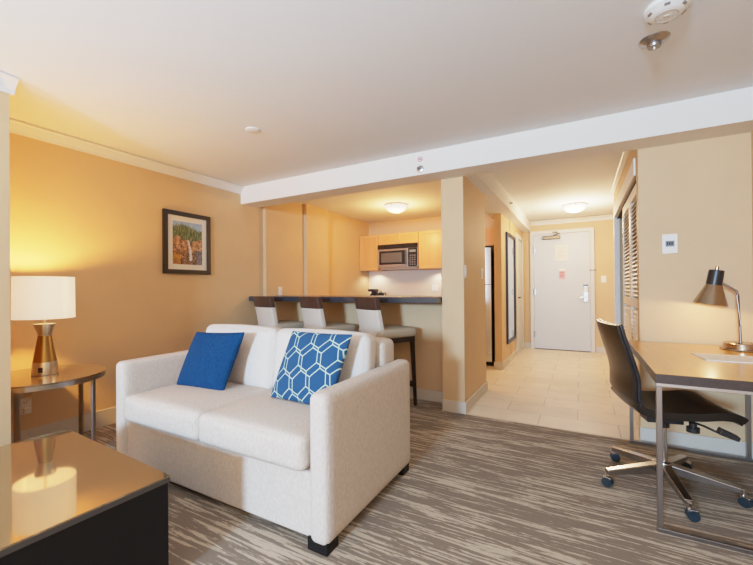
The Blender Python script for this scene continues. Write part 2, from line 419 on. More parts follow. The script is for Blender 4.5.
# closet louvre doors
def louvre(name, x, y0, y1, slots):
    o = thing(name, '', '', (x, y0, 0.01)); del o['label']; del o['category']; o['kind'] = 'structure'
    w = y1-y0; H = 2.03
    f = mb().box(0, .03, 0, .06, 0, H).box(0, .03, w-.06, w, 0, H).box(0, .03, .06, w-.06, H-.09, H).box(0, .03, .06, w-.06, 0, .14).box(0, .03, .06, w-.06, .98, 1.06)
    f.build('stile_frame', M['slat'], o, bevel=.003)
    s = mb()
    for z0, z1 in ((.15, .97), (1.07, H-.1)):
        k = int((z1-z0)/.036)
        for i in range(k):
            z = z0+.025+(z1-z0-.05)*i/(k-1)
            s.box(-.021, .021, .055, w-.055, -.003, .003, Matrix.Translation((.016, 0, z)) @ Matrix.Rotation(R(-48), 4, 'Y'))
    s.build('louvre_slats', M['slat'], o)
    return o
louvre('door_3', .405, 3.565, 4.25, 0)
louvre('door_4', .405, 4.255, 4.93, 0)
mb().box(.40, .44, 3.56, 5.62, 2.035, 2.06).build('trim_9', M['dark'], struct=True)
mb().box(.78, .80, 3.56, 5.68, 0, CZ).build('wall_closet_back', M['dark'], struct=True)  # shade of the closet interior put into this wall's near-black colour
mb().box(.65, .67, 3.6, 5.6, 1.7, 1.72).build('closet_rail', M['steel'], struct=True)

# ------------------------------------------------------------------ sofa
sofa = thing('sofa', 'cream woven two-seat sofa with square arms and black block feet', 'sofa', (-1.835, 1.31, 0))
SX = 1.715/2
mb().box(-.76, .76, .025, .70, .045, .345).build('seat_base', M['fabric'], sofa, bevel=.015)
for sgn in (-1, 1):
    a, b = sorted((sgn*(SX-.105), sgn*SX))
    mb().puff((a+b)/2, .465, .377, (b-a)/2, .465, .337, .036, 0, 0, 0, n=16).build('armrest', M['fabric'], sofa, smooth=True)
mb().puff(0, .82, .455, .755, .10, .398, .05, 0, .0, .0).build('back_frame', M['fabric'], sofa, smooth=True)
for cx in (-.366, .366):
    mb().puff(cx, .29, .425, .368, .305, .083, .04, .004, .012, .022, n=18).build('seat_cushion', M['fabric'], sofa, smooth=True)
for cx in (-.366, .366):
    mt = Matrix.Translation((cx, .625, .69)) @ Matrix.Rotation(R(-7), 4, 'X')
    mb().puff(0, 0, 0, .366, .075, .215, .05, .004, .045, .012, n=18, mtx=mt).build('back_cushion', M['fabric_back'], sofa, smooth=True)
for x in (-SX+.065, SX-.065):
    for y in (.06, .86):
        mb().box(x-.055, x+.055, y-.045, y+.045, 0, .06).build('leg', M['espresso'], sofa, bevel=.004)

# throw pillows
def pillow(bl, br, tr, tl, T, n, colf=None, pinch=.05):
    bl, br, tr, tl = map(Vector, (bl, br, tr, tl))
    nrm = (br-bl).cross(tl-bl).normalized()
    ctr = (bl+br+tr+tl)/4
    bm = bmesh.new(); cl = bm.verts.layers.float_color.new('Col')
    def P(u, v, side):
        uu = u*(1-pinch*(1-v*v)); vv = v*(1-pinch*(1-u*u))
        a = (uu+1)/2; b = (vv+1)/2
        p = bl*(1-a)*(1-b)+br*a*(1-b)+tr*a*b+tl*(1-a)*b
        t = T*(max(0, (1-u*u)*(1-v*v)))**.42
        t *= 1+.05*math.sin(5*u+2)*math.sin(4*v+1)
        return p+nrm*side*t
    g = {}
    for side in (-1, 1):
        for i in range(n+1):
            for j in range(n+1):
                edge = i in (0, n) or j in (0, n)
                if side == 1 and edge: g[1, i, j] = g[-1, i, j]; continue
                u = math.sin((i/n*2-1)*PI/2)*.35+(i/n*2-1)*.65; v = math.sin((j/n*2-1)*PI/2)*.35+(j/n*2-1)*.65
                w = bm.verts.new(P(u, v, side)-ctr)
                w[cl] = colf(u, v) if colf else (1, 1, 1, 1)
                g[side, i, j] = w
        for i in range(n):
            for j in range(n):
                q = [g[side, i, j], g[side, i+1, j], g[side, i+1, j+1], g[side, i, j+1]]
                bm.faces.new(q if side == 1 else q[::-1])
    return bm, ctr
def pillow_obj(name, m, *a, **k):
    bm, ctr = pillow(*a, **k)
    s = MB(); s.bm.free(); s.bm = bm
    o = s.build(name, m, smooth=True); o.location = ctr; return o
o = pillow_obj('throw_pillow', M['blue'], (-2.475, 1.60, .52), (-2.04, 1.63, .50), (-1.96, 1.745, .895), (-2.43, 1.725, .875), .062, 60, pinch=.03)
tag(o, 'plain dark blue throw pillow leaning on the left end of the sofa', 'pillow')
def hexd(x, y, a):
    """distance to the nearest edge of a pointy hexagon lattice of pitch a"""
    s3 = math.sqrt(3)
    best = []
    q0 = round(y/(1.5*a/s3))
    for q in range(q0-2, q0+3):
        cy = q*1.5*a/s3; off = .5*a if q % 2 else 0
        p0 = round((x-off)/a)
        for p in range(p0-1, p0+2): best.append(math.hypot(x-(p*a+off), y-cy))
    best.sort(); return best[1]-best[0]
def colpat(u, v):
    x0 = (u+.35)*1.0; y0 = v*1.0
    c, s_ = math.cos(R(14)), math.sin(R(14))
    x = (x0*c+y0*s_)*1.0; y = (-x0*s_+y0*c)*.78
    w = .021
    d = min(hexd(x, y, .56), hexd(x+.11, y-.13, .56))
    return srgb(186, 210, 192) if d < w else srgb(24, 74, 116)
o = pillow_obj('throw_pillow', M['pattern'], (-1.645, 1.655, .53), (-1.20, 1.645, .52), (-1.135, 1.775, .92), (-1.57, 1.775, .92), .062, 240, colf=colpat, pinch=.03)
tag(o, 'blue throw pillow patterned with pale hexagon lines at the right end of the sofa', 'pillow')

# ------------------------------------------------------------------ coffee table
ct = thing('coffee_table', 'black boxy coffee table with glossy bronze top in the near left corner', 'coffee table', (-1.465, .917, 0), R(-2.7))
mb().box(-.985, -.004, -.98, -.004, 0, .404).build('body', M['espresso'], ct, bevel=.003)
mb().box(-.99, 0, -.985, 0, .424, .43).build('table_top', M['coffee_top'], ct)
mb().box(-.99, 0, -.985, 0, .404, .4238).build('top_edge', M['coffee_edge'], ct)

# ------------------------------------------------------------------ end table and lamp
ETC = (-3.27, 1.15)
et = thing('end_table', 'round bronze-topped end table on steel legs beneath the table lamp', 'end table', (*ETC, 0))
mb().lathe([(.0, .588), (.345, .588), (.354, .592), (.354, .6), (.0, .6)], 64).build('table_top', M['end_top'], et, smooth=True)
mb().lathe([(.325, .558), (.345, .558), (.345, .588), (.325, .588)], 64, close=True).build('ring_apron', M['legsteel'], et, smooth=True)
for a in (35, 118, 214, 318):
    x, y = .318*math.cos(R(a)), .318*math.sin(R(a))
    m4 = Matrix.Translation((x, y, 0)) @ Matrix.Rotation(R(a), 4, 'Z')
    mb().box(-.008, .008, -.014, .014, 0, .565, m4).build('leg', M['legsteel'], et, bevel=.002)

lamp = thing('table_lamp', 'table lamp with white drum shade and hourglass bronze base', 'lamp', (-3.28, 1.16, .601))
mb().lathe([(0, 0), (.072, 0), (.073, .004), (.066, .088), (0, .088)], 48).build('base_band', M['nickel'], lamp, smooth=True)
mb().lathe([(0, .088), (.0655, .088), (.037, .268), (0, .268)], 48).build('lamp_body', M['bronze'], lamp, smooth=True)
mb().lathe([(0, .268), (.0375, .268), (.041, .285), (.060, .345), (.060, .350), (.02, .352), (.0, .352)], 48).build('flared_neck', M['nickel'], lamp, smooth=True)
mb().cyl((0, 0, .35), (0, 0, .50), .008).build('stem', M['nickel'], lamp)
sh = mb().lathe([(.168, .388), (.166, .388), (.162, .675), (.165, .675)], 64, close=True).build('lamp_shade', M['shade'], lamp, smooth=True)
sp = mb()
for k in range(3):
    a = 2*PI*k/3
    sp.cyl((0, 0, .655), (.163*math.cos(a), .163*math.sin(a), .665), .0018, n=6)
sp.cyl((0, 0, .50), (0, 0, .665), .0035, n=8)
sp.build('shade_fitter', M['nickel'], lamp)
mb().lathe([(0, .46), (.014, .465), (.028, .51), (.028, .53), (.02, .55), (0, .555)], 24).build('bulb', M['bulb'], lamp, smooth=True)
mb().box(.058, .076, -.012, .012, .02, .055, Matrix.Rotation(R(-38), 4, 'Z')).build('outlet_socket', M['black'], lamp)
pts = [(-.07, .03, .006), (-.16, .06, .005), (-.26, .10, .006), (-.345, .11, .0), (-.357, .10, -.1), (-.355, .06, -.20), (-.352, .02, -.245)]
mb().tube(pts, .004, 8).build('power_cord', M['cord'], lamp, smooth=True)

def plate(name, label, cat, loc, rz, w=.07, h=.115, kind='switch'):
    """wall plate; local +x is out of the wall"""
    o = thing(name, label, cat, loc, rz)
    mb().box(0, .006, -w/2, w/2, -h/2, h/2).build('cover_plate', M['plate'], o, bevel=.002)
    if kind == 'switch': mb().box(.006, .010, -.016, .016, -.033, .033).build('rocker', M['plate'], o, bevel=.0015)
    elif kind == 'outlet':
        for z in (-.025, .025):
            s = mb().box(.006, .009, -.017, .017, z-.015, z+.015).build('socket', M['plate'], o, bevel=.0015)
            mb().box(.009, .0095, -.008, -.005, z-.004, z+.008).box(.009, .0095, .005, .008, z-.004, z+.008).build('slot', M['dark'], s)
    return o
plate('wall_outlet', 'double wall outlet on the yellow wall behind the end table', 'outlet', (LX, 1.17, .32), 0, .075, .12, 'outlet')
plate('light_switch', 'switch plate on the column side, nearest the column front', 'switch', (-.965, 3.50, 1.33), 0, .05, .12)
plate('light_switch', 'switch plate on the column side, nearest the refrigerator opening', 'switch', (-.965, 4.18, 1.33), 0)
plate('light_switch', 'switch plate on the wall right of the entry door', 'switch', (.345, 7.72, 1.305), -PI/2, .075, .12)
plate('wall_outlet', 'square wall outlet on the kitchen backsplash under the right cabinet', 'outlet', (-2.26, 6.243, 1.172), -PI/2, .11, .11, 'outlet')
plate('light_switch', 'narrow switch plate above the bar counter on the left wall', 'switch', (LX+.05, 3.82, 1.15), 0)
# adaptor plug in the outlet
o = mb().box(LX+.009, LX+.035, 1.155, 1.19, .27, .31).build('power_plug', M['plate'], bevel=.004); tag(o, 'pale lamp plug pushed into the outlet behind the end table', 'plug')

# ------------------------------------------------------------------ framed picture
pf = thing('framed_picture', 'black framed waterfall print with white mat on the yellow wall', 'picture', (LX, 2.487, 1.666))
W, Hh, b = .535, .645, .045
s = mb()
for a in ((-W/2, -W/2+b, -Hh/2, Hh/2), (W/2-b, W/2, -Hh/2, Hh/2), (-W/2+b, W/2-b, -Hh/2, -Hh/2+b), (-W/2+b, W/2-b, Hh/2-b, Hh/2)):
    s.box(0, .028, *a)
s.build('frame', M['picblack'], pf, bevel=.002)
mb().box(0, .012, -W/2+b, W/2-b, -Hh/2+b, Hh/2-b).build('mat_board', M['picmat'], pf)
# print: conifers, rock and a fall of water
bm = bmesh.new(); cl = bm.verts.layers.float_color.new('Col')
nx, ny = 90, 120; aw, ah = .335, .445
rnd = random.Random(9)
tops = [.62+.18*abs(math.sin(i*.37))*(.6+.4*rnd.random()) for i in range(nx+1)]
from mathutils import noise as mn
def art(i, j):
    u = i/nx; v = j/ny
    n1 = mn.noise(Vector((u*9, v*9, 1))); n2 = mn.noise(Vector((u*26, v*26, 4))); n3 = mn.noise(Vector((u*34, v*9, 7)))
    tree_top = .88+.05*math.sin(u*5)+.07*n3+.05*mn.noise(Vector((u*40, 0, 2)))
    rock_top = .60+.05*math.sin(u*6+1)+.05*n1
    if v > tree_top: base = (150+20*n1, 182+20*n1, 214)
    elif v > rock_top:
        k = n3*1.1+n2*.6
        base = (92+60*k, 108+54*k, 76+46*k)
    else:
        k = n1*.9+n2*1.1
        base = (158+80*k, 118+66*k, 88+54*k) if v > .28+.06*n1 else (112+80*k, 84+60*k, 66+50*k)
        if u < .28+.1*n1 and v < .26+.1*n2: base = (168+60*k, 116+50*k, 60)
        if u > .80+.1*n1 and v < .34: base = (104+50*k, 104+50*k, 118+50*k)
    c = .56+.04*math.sin(v*8)+.03*n1
    wd = .030+.10*max(0, .42-v)+.02*n2
    if .10+.05*n1 < v < .575 and abs(u-c) < wd: base = (216+30*n2, 216+30*n2, 222+30*n2)
    f = 1+.10*(rnd.random()-.5)
    return srgb(*[max(4, min(250, q*f)) for q in base])
g = [[None]*(ny+1) for _ in range(nx+1)]
for i in range(nx+1):
    for j in range(ny+1):
        v = bm.verts.new((.0135, -aw/2+aw*i/nx, -ah/2+ah*j/ny)); v[cl] = art(i, j); g[i][j] = v
for i in range(nx):
    for j in range(ny): bm.faces.new((g[i][j], g[i+1][j], g[i+1][j+1], g[i][j+1]))
s = MB(); s.bm.free(); s.bm = bm; s.build('print', M['picart'], pf)

# ------------------------------------------------------------------ bar counter, stools
o = mb().box(LX+.002, -1.185, 3.31, 3.558, 1.031, 1.09).box(LX+.052, -1.185, 3.558, 3.92, 1.031, 1.09).build('bar_countertop', M['granite'], bevel=.006)
tag(o, 'long dark granite bar countertop on the half wall behind the stools', 'countertop')

def make_stool():
    t = thing('bar_stool', '', 'stool', (0, 0, 0), 0, 'upholstered bar stools at the bar')
    # local: faces +y, x to its right; origin on the floor under the seat centre
    mb().puff(0, .0, .738, .215, .215, .045, .028, .004, .004, .010, n=10).build('seat', M['stool_seat'], t, smooth=True)
    mb().box(-.205, .205, -.2, .2, .645, .697).build('seat_rail', M['stool_leg'], t, bevel=.004)
    def backpanel(z0, z1, m, name, e=0):
        s = mb(); nseg = 10; cols = []
        for i in range(nseg+1):
            x = -.19+.38*i/nseg; curve = .03*(x/.2)**2
            col = []
            for z in (z0, (z0+z1)/2, z1):
                y = -.19-.085*((z-.66)/.43)**1.0+curve
                col.append(((x, y-.026-e, z), (x, y+.026+e, z)))
            cols.append(col)
        bm = s.bm; V = [[[bm.verts.new(p) for p in pr] for pr in c] for c in cols]
        for i in range(nseg):
            for k in range(2):
                for q in (0, 1): bm.faces.new((V[i][k][q], V[i+1][k][q], V[i+1][k+1][q], V[i][k+1][q]))
            for k in (0, 2): bm.faces.new((V[i][k][0], V[i+1][k][0], V[i+1][k][1], V[i][k][1]))
        for i in (0, nseg):
            for k in range(2): bm.faces.new((V[i][k][0], V[i][k+1][0], V[i][k+1][1], V[i][k][1]))
        return s.build(name, m, t, bevel=.012)
    backpanel(.69, .975, M['stool_cream'], 'backrest')
    backpanel(.967, 1.095, M['stool_brown'], 'backrest_top_band', .003)
    for sx in (-1, 1):
        for sy in (-1, 1):
            mb().bar((sx*.185, sy*.178, .65), (sx*.195, sy*.205, 0), .036, .036, .026, .026).build('leg', M['stool_leg'], t, bevel=.002)
    for sx in (-1, 1): mb().bar((sx*.19, -.19, .24), (sx*.19, .19, .24), .02, .03).build('stretcher', M['stool_leg'], t)
    mb().bar((-.19, .195, .20), (.19, .195, .20), .02, .03).build('footrest', M['stool_leg'], t)
    mb().bar((-.19, -.195, .30), (.19, -.195, .30), .02, .03).build('stretcher', M['stool_leg'], t)
    return t
SA = R(-27)
st = make_stool(); st.location = (-1.735, 3.365, 0); st.rotation_euler.z = SA
st['label'] = 'cream and brown bar stool, rightmost of three, nearest the column'
dup(st, (-2.45, 3.365, 0), R(-20), 'cream and brown bar stool, middle one of the three at the bar')
dup(st, (-3.15, 3.37, 0), R(-15), 'cream and brown bar stool, leftmost of three, nearest the yellow wall')

# ------------------------------------------------------------------ kitchen
def cab_door(par, x0, x1, z0, z1, y, knob=None):
    dd = mb().box(x0+.003, x1-.003, y-.018, y, z0+.003, z1-.003).build('door', M['maple'], par, bevel=.003)
    fr = .05
    s = mb()
    for a in ((x0+.003, x0+fr, z0+.003, z1-.003), (x1-fr, x1-.003, z0+.003, z1-.003), (x0+fr, x1-fr, z0+.003, z0+fr), (x0+fr, x1-fr, z1-fr, z1-.003)):
        s.box(a[0], a[1], y-.026, y-.018, a[2], a[3])
    s.build('door_frame_moulding', M['maple_panel'], dd, bevel=.002)
    if knob: mb().cyl((knob[0], y-.026, knob[1]), (knob[0], y-.045, knob[1]), .008).build('knob', M['steel'], dd, smooth=True)
YK = 5.92
def cabinet(label, x0, x1, z0, z1, ndoor, name='wall_cabinet'):
    t = thing(name, label, 'cabinet', ((x0+x1)/2, YK, z0)); w = x1-x0; h = z1-z0
    mb().box(-w/2, w/2, 0, .325, 0, h).build('carcass', M['maple'], t, bevel=.002)
    for i in range(ndoor):
        a = -w/2+w*i/ndoor; b2 = -w/2+w*(i+1)/ndoor
        cab_door(t, a, b2, 0, h, 0, ((b2-.03 if i == 0 and ndoor > 1 else a+.03), .05))
    return t
cabinet('maple wall cabinet left of the microwave', LX+.055, -3.20, 1.50, 2.14, 1)
cabinet('short maple wall cabinet directly above the microwave', -3.198, -2.425, 1.95, 2.14, 2)
cabinet('tall maple wall cabinet right of the microwave', -2.423, -1.98, 1.50, 2.14, 1)
cabinet('maple cabinet above the refrigerator', -1.978, -1.15, 1.82, 2.10, 2)
mw = thing('microwave', 'stainless over-range microwave between the maple cabinets', 'microwave', (-2.81, 5.87, 1.53))
mb().box(-.383, .383, 0, .36, 0, .415).build('body', M['stainless'], mw, bevel=.004)
mb().box(-.383, .383, -.012, 0, .335, .413).build('vent_grille', M['glassblack'], mw)
dr = mb().box(-.38, .21, -.022, 0, .015, .33).build('door', M['stainless'], mw, bevel=.004)
mb().box(-.345, .15, -.026, -.022, .06, .30).build('door_glass', M['glassblack'], dr)
mb().box(-.305, .10, -.029, -.026, .095, .265).build('window', M['mw_window'], dr)
mb().cyl((.17, -.055, .05), (.17, -.055, .30), .011).box(.163, .177, -.055, -.02, .06, .075).box(.163, .177, -.055, -.02, .275, .29).build('handle', M['black'], dr, smooth=True)
cp = mb().box(.215, .38, -.022, 0, .015, .33).build('control_panel', M['glassblack'], mw, bevel=.003)
s = mb()
for i in range(3):
    for j in range(5): s.box(.24+.042*i, .268+.042*i, -.024, -.022, .04+.038*j, .062+.038*j)
s.build('keypad', M['legsteel'], cp)
mb().box(.24, .355, -.024, -.022, .26, .30).build('display', M['lcd'], cp)
mb().box(-.36, .36, .02, .33, -.02, 0).build('underside_filter', M['steel'], mw)
# base cabinets, counter, splash
mb().box(LX+.05, -1.98, 6.243, 6.25, .93, 1.5).build('wall_backsplash', M['splash'], struct=True)
t = thing('base_cabinet', 'maple base cabinets under the dark kitchen countertop below the microwave', 'cabinet', (-2.79, 5.68, 0))
mb().box(-.80, .80, .0, .565, .1, .885).build('carcass', M['maple'], t)
mb().box(-.80, .80, .05, .565, 0, .1).build('plinth', M['dark'], t)
for i in range(4): cab_door(t, -.8+.4*i, -.4+.4*i, .1, .885, 0, (-.8+.4*i+.04, .80))
o = mb().box(LX+.052, -1.985, 5.64, 6.242, .886, .925).build('kitchen_countertop', M['granite'], bevel=.004); tag(o, 'dark granite kitchen counter beneath the microwave', 'countertop')
cm = thing('coffee_maker', 'small black coffee maker on the kitchen counter behind the bar', 'coffee maker', (-3.36, 5.98, .926))
mb().box(-.06, .06, -.09, .09, 0, .03).box(-.06, .06, .03, .09, .03, .19).build('body', M['black'], cm, bevel=.006)
mb().box(-.062, .062, -.09, .09, .19, .235).build('lid', M['black'], cm, bevel=.01)
mb().lathe([(0, .031), (.045, .031), (.052, .08), (.04, .13), (.035, .15), (0, .15)], 24, Matrix.Translation((0, -.04, 0))).build('carafe', M['glassblack'], cm, smooth=True)
cm = thing('kettle', 'small dark kettle beside the coffee maker on the kitchen counter', 'kettle', (-3.18, 5.95, .926))
mb().lathe([(0, 0), (.062, 0), (.064, .02), (.055, .13), (.045, .17), (.012, .18), (.012, .195), (0, .2)], 28).build('body', M['glassblack'], cm, smooth=True)
mb().tube([(.045, 0, .16), (.09, 0, .165), (.10, 0, .12), (.085, 0, .05), (.058, 0, .04)], .008, 8).build('handle', M['black'], cm, smooth=True)
mb().bar((-.05, 0, .12), (-.085, 0, .16), .025, .02, .016, .012).build('spout', M['glassblack'], cm)

fr = thing('refrigerator', 'stainless refrigerator with black sides in the opening beside the column', 'refrigerator', (-1.56, 5.72, 0))
mb().box(-.385, .385, .0, .52, .03, 1.775).build('cabinet_body', M['black'], fr, bevel=.004)
mb().box(-.38, .38, .02, .5, 0, .06).build('kick_plate', M['black'], fr)
for z0, z1, nm in ((.07, 1.215, 'fridge_door'), (1.225, 1.77, 'freezer_door')):
    s = mb(); N = 14
    top = [(-.383+.766*i/N, -.05-.045*(1-(2*i/N-1)**2)) for i in range(N+1)]
    poly = top+[(.383, 0), (-.383, 0)]
    n_ = len(poly)
    v = [(x, y, z0) for x, y in poly]+[(x, y, z1) for x, y in poly]
    s._add(v, [tuple(range(n_)), tuple(range(2*n_-1, n_-1, -1))]+[(i, (i+1) % n_, (i+1) % n_+n_, i+n_) for i in range(n_)])
    dd = s.build(nm, M['stainless'], fr, smooth=True)
    hz = (.55, 1.15) if z0 < 1 else (1.30, 1.65)
    mb().tube([(-.33, -.075, hz[0]), (-.33, -.115, hz[0]+.03), (-.33, -.12, (hz[0]+hz[1])/2), (-.33, -.115, hz[1]-.03), (-.33, -.075, hz[1])], .012, 10).build('handle', M['steel'], dd, smooth=True)

# ------------------------------------------------------------------ hall mirror
mr = thing('wall_mirror', 'tall narrow black framed mirror on the left hallway wall', 'mirror', (-1.0, 6.27, 1.165))
w, h = .80, 1.70; b = .05; s = mb()
for a in ((-w/2, -w/2+b, -h/2, h/2), (w/2-b, w/2, -h/2, h/2), (-w/2+b, w/2-b, -h/2, -h/2+b), (-w/2+b, w/2-b, h/2-b, h/2)): s.box(.001, .030, *a)
s.build('frame', M['picblack'], mr, bevel=.003)
mb().box(.001, .014, -w/2+b, w/2-b, -h/2+b, h/2-b).build('glass', M['mirror'], mr)

# ------------------------------------------------------------------ ceiling fixtures
def ceil_light(label, x, y):
    o = thing('ceiling_light', label, 'ceiling light', (x, y, CZ))
    mb().lathe([(0, -.02), (.155, -.02), (.16, -.012), (.16, 0), (0, 0)], 48).build('metal_rim', M['nickel'], o, smooth=True)
    mb().lathe([(.0, -.120), (.06, -.115), (.115, -.092), (.155, -.055), (.172, -.020), (.0, -.0202)], 48).build('glass_bowl', M['opal'], o, smooth=True)
    for k in range(3):
        a = 2*PI*k/3+.6
        mb().box(.158, .178, -.008, .008, -.045, -.01, Matrix.Rotation(a, 4, 'Z')).build('clip', M['nickel'], o)
    return o
ceil_light('flush opal glass ceiling light over the kitchen', -2.43, 5.05)
ceil_light('flush opal glass ceiling light over the hallway by the entry door', -.08, 6.45)
sd = thing('smoke_detector', 'large round white smoke detector on the ceiling, above the sprinkler', 'smoke detector', (.345, 2.09, CZ))
mb().lathe([(0, -.042), (.045, -.042), (.062, -.036), (.078, -.022), (.085, -.018), (.085, 0), (0, 0)], 48).build('housing', M['white'], sd, smooth=True)
mb().lathe([(.040, -.044), (.044, -.044), (.044, -.040), (.040, -.040)], 36, close=True).box(-.012, .012, -.006, .006, -.045, -.04).build('sensor_ring', M['ink'], sd)
for k in range(6):
    mb().box(.062, .074, -.010, .010, -.0335, -.026, Matrix.Rotation(k*PI/3+.4, 4, 'Z')).build('vent_slot', M['legsteel'], sd)
sp = thing('ceiling_sprinkler', 'metal pendent sprinkler head on the ceiling beside the smoke detector', 'sprinkler', (.335, 2.34, CZ))
mb().lathe([(0, -.02), (.034, -.02), (.040, -.014), (.060, -.008), (.066, 0), (0, 0)], 36).build('escutcheon', M['steel'], sp, smooth=True)
mb().lathe([(0, -.040), (.026, -.040), (.030, -.034), (.030, -.02), (0, -.02)], 24).build('head', M['legsteel'], sp, smooth=True)
mb().lathe([(0, -.05), (.008, -.05), (.010, -.04), (0, -.04)], 16).build('bulb', M['chrome'], sp)
o = mb().lathe([(0, -.010), (.045, -.010), (.055, -.006), (.057, 0), (0, 0)], 36, Matrix.Translation((-2.25, 2.1, CZ))).build('ceiling_disc', M['white'], smooth=True)
tag(o, 'small flat white round cap on the living room ceiling', 'ceiling disc')
sg = thing('no_smoking_sign', 'tiny red and white no smoking sign on the white beam', 'sign', (-1.29, 3.2, 2.362))
mb().box(-.03, .03, -.003, -.0005, -.036, .036).build('sticker', M['plate'], sg)
RX = Matrix.Rotation(PI/2, 4, 'X')
mb().lathe([(.018, .003), (.024, .003), (.024, .0045), (.018, .0045)], 32, RX, close=True).box(-.018, .018, -.0045, -.003, -.0025, .0025, Matrix.Rotation(R(45), 4, 'Y')).build('prohibition_ring', M['redink'], sg)
mb().box(-.013, .009, -.004, -.003, -.003, .003).box(.010, .014, -.004, -.003, -.003, .003).build('cigarette', M['dark'], sg)
sp = thing('sidewall_sprinkler', 'round steel sprinkler on the beam below the no smoking sign', 'sprinkler', (-1.29, 3.2, 2.272))
mb().lathe([(0, 0), (.033, 0), (.031, .007), (.018, .012), (0, .012)], 32, RX).build('escutcheon', M['steel'], sp, smooth=True)
mb().lathe([(0, .012), (.012, .012), (.012, .04), (.009, .045), (0, .045)], 20, RX).box(-.016, .016, -.05, -.045, -.004, .004).build('head', M['legsteel'], sp, smooth=True)
sp = thing('sidewall_sprinkler', 'small sprinkler on the hallway soffit side beyond the column', 'sprinkler', (-.85, 5.37, 2.33))
RY = Matrix.Rotation(PI/2, 4, 'Y')
mb().lathe([(0, 0), (.025, 0), (.022, .006), (0, .008)], 24, RY).build('escutcheon', M['steel'], sp, smooth=True)
mb().lathe([(0, .008), (.010, .008), (.010, .035), (0, .038)], 16, RY).build('head', M['legsteel'], sp, smooth=True)
th = thing('thermostat', 'white wall thermostat with grey display above the desk', 'thermostat', (.572, 3.449, 1.487), -PI/2)
mb().box(0, .012, -.046, .046, -.072, .072).build('housing', M['plate'], th, bevel=.004)
mb().box(.012, .014, -.026, .026, -.02, .022).build('display', M['lcd'], th)
q = mb()
for i in range(3): q.box(.014, .0147, -.018+.013*i, -.010+.013*i, -.008, .012)
q.build('display_digits', M['dark'], th)

# ------------------------------------------------------------------ desk
dk = thing('desk', 'honey laminate desk with dark edge and steel tube frame at right', 'desk', (.306, 2.20, 0))
DW, DL = .69, 1.225
mb().box(.0, DW, 0, DL, .7602, .762).build('desktop', M['deskwood'], dk)
mb().box(.0, DW, 0, DL, .716, .76).build('desktop_edge', M['deskedge'], dk)
for y, nm in ((.012, 0), (DL-.045, 1)):
    s = .023
    for x in (.004, DW-.03-.004):
        mb().box(x, x+s, y, y+s, .02, .698).build('leg', M['deskleg'], dk, bevel=.002)
    mb().box(.004, DW-.008, y, y+s, .698, .716).build('top_rail', M['steel'], dk, bevel=.002)
    mb().box(.004, DW-.008, y, y+s, .0, .02).build('floor_rail', M['legsteel'], dk, bevel=.002)
pp = thing('paper_folder', 'cream printed card lying flat on the desk', 'paper', (.0, 0, .7625))
mb()._add([(.586, 2.936, 0), (.603, 2.696, 0), (.93, 2.70, 0), (.93, 2.95, 0), (.586, 2.936, .004), (.603, 2.696, .004), (.93, 2.70, .004), (.93, 2.95, .004)],
          [(0, 1, 2, 3), (7, 6, 5, 4), (0, 4, 5, 1), (1, 5, 6, 2), (2, 6, 7, 3), (3, 7, 4, 0)]).build('card', M['paper'], pp)
q = mb()
for i in range(6): q.box(.64, .90-.04*(i % 3), 2.74+.028*i, 2.745+.028*i, .004, .0045)
q.build('printed_lines', M['ink'], pp)

dl = thing('desk_lamp', 'brass desk lamp with black-capped cone shade and bent arm', 'lamp', (.90, 3.23, .7625))
mb().lathe([(0, 0), (.105, 0), (.108, .004), (.104, .012), (0, .012)], 56).build('foot_plate', M['brass'], dl, smooth=True)
mb().lathe([(0, .012), (.088, .012), (.088, .042), (.084, .046), (0, .046)], 56).build('base_drum', M['brass'], dl, smooth=True)
s = mb()
for a in (-.03, .045): s.box(a-.011, a+.011, -.05, -.03, .046, .048)
s.build('outlet_sockets', M['black'], dl)
top = Vector((-.012, .02, .372)); hd = Vector((-.105, .02, .445))
mb().tube([(0, .02, .04), (-.003, .02, .15), top-Vector((-.001, 0, .02)), top+Vector((-.006, 0, .008)), top+(hd-top)*.2, hd], .0075, 12).build('bent_arm', M['legsteel'], dl, smooth=True)
HM = Matrix.Translation((-.13, .02, .415)) @ Matrix.Rotation(R(9), 4, 'Y')
sh = mb().lathe([(.043, .005), (.091, -.125), (.089, -.125), (.041, .003)], 48, HM, close=True).build('cone_shade', M['brass'], dl, smooth=True)
mb().lathe([(0, .004), (.042, .004), (.040, .10), (.036, .104), (0, .104)], 40, HM).build('shade_cap', M['black'], dl, smooth=True)
mb().lathe([(0, .104), (.010, .104), (.010, .126), (.006, .13), (0, .13)], 16, HM).build('switch_knob', M['brass'], dl, smooth=True)
mb().lathe([(0, -.055), (.018, -.048), (.024, -.03), (.018, -.01), (0, 0)], 20, HM).build('bulb', M['bulb'], dl, smooth=True)

# ------------------------------------------------------------------ office chair
ch = thing('office_chair', 'black leather office chair on a five-star aluminium base at the desk', 'chair', (.415, 2.74, 0), R(12))
def catmull(P, m=6):
    out = []
    for i in range(len(P)-1):
        p0 = Vector(P[max(i-1, 0)]); p1 = Vector(P[i]); p2 = Vector(P[i+1]); p3 = Vector(P[min(i+2, len(P)-1)])
        for k in range(m):
            t = k/m
            out.append(.5*((2*p1)+(-p0+p2)*t+(2*p0-5*p1+4*p2-p3)*t*t+(-p0+3*p1-3*p2+p3)*t**3))
    out.append(Vector(P[-1])); return out
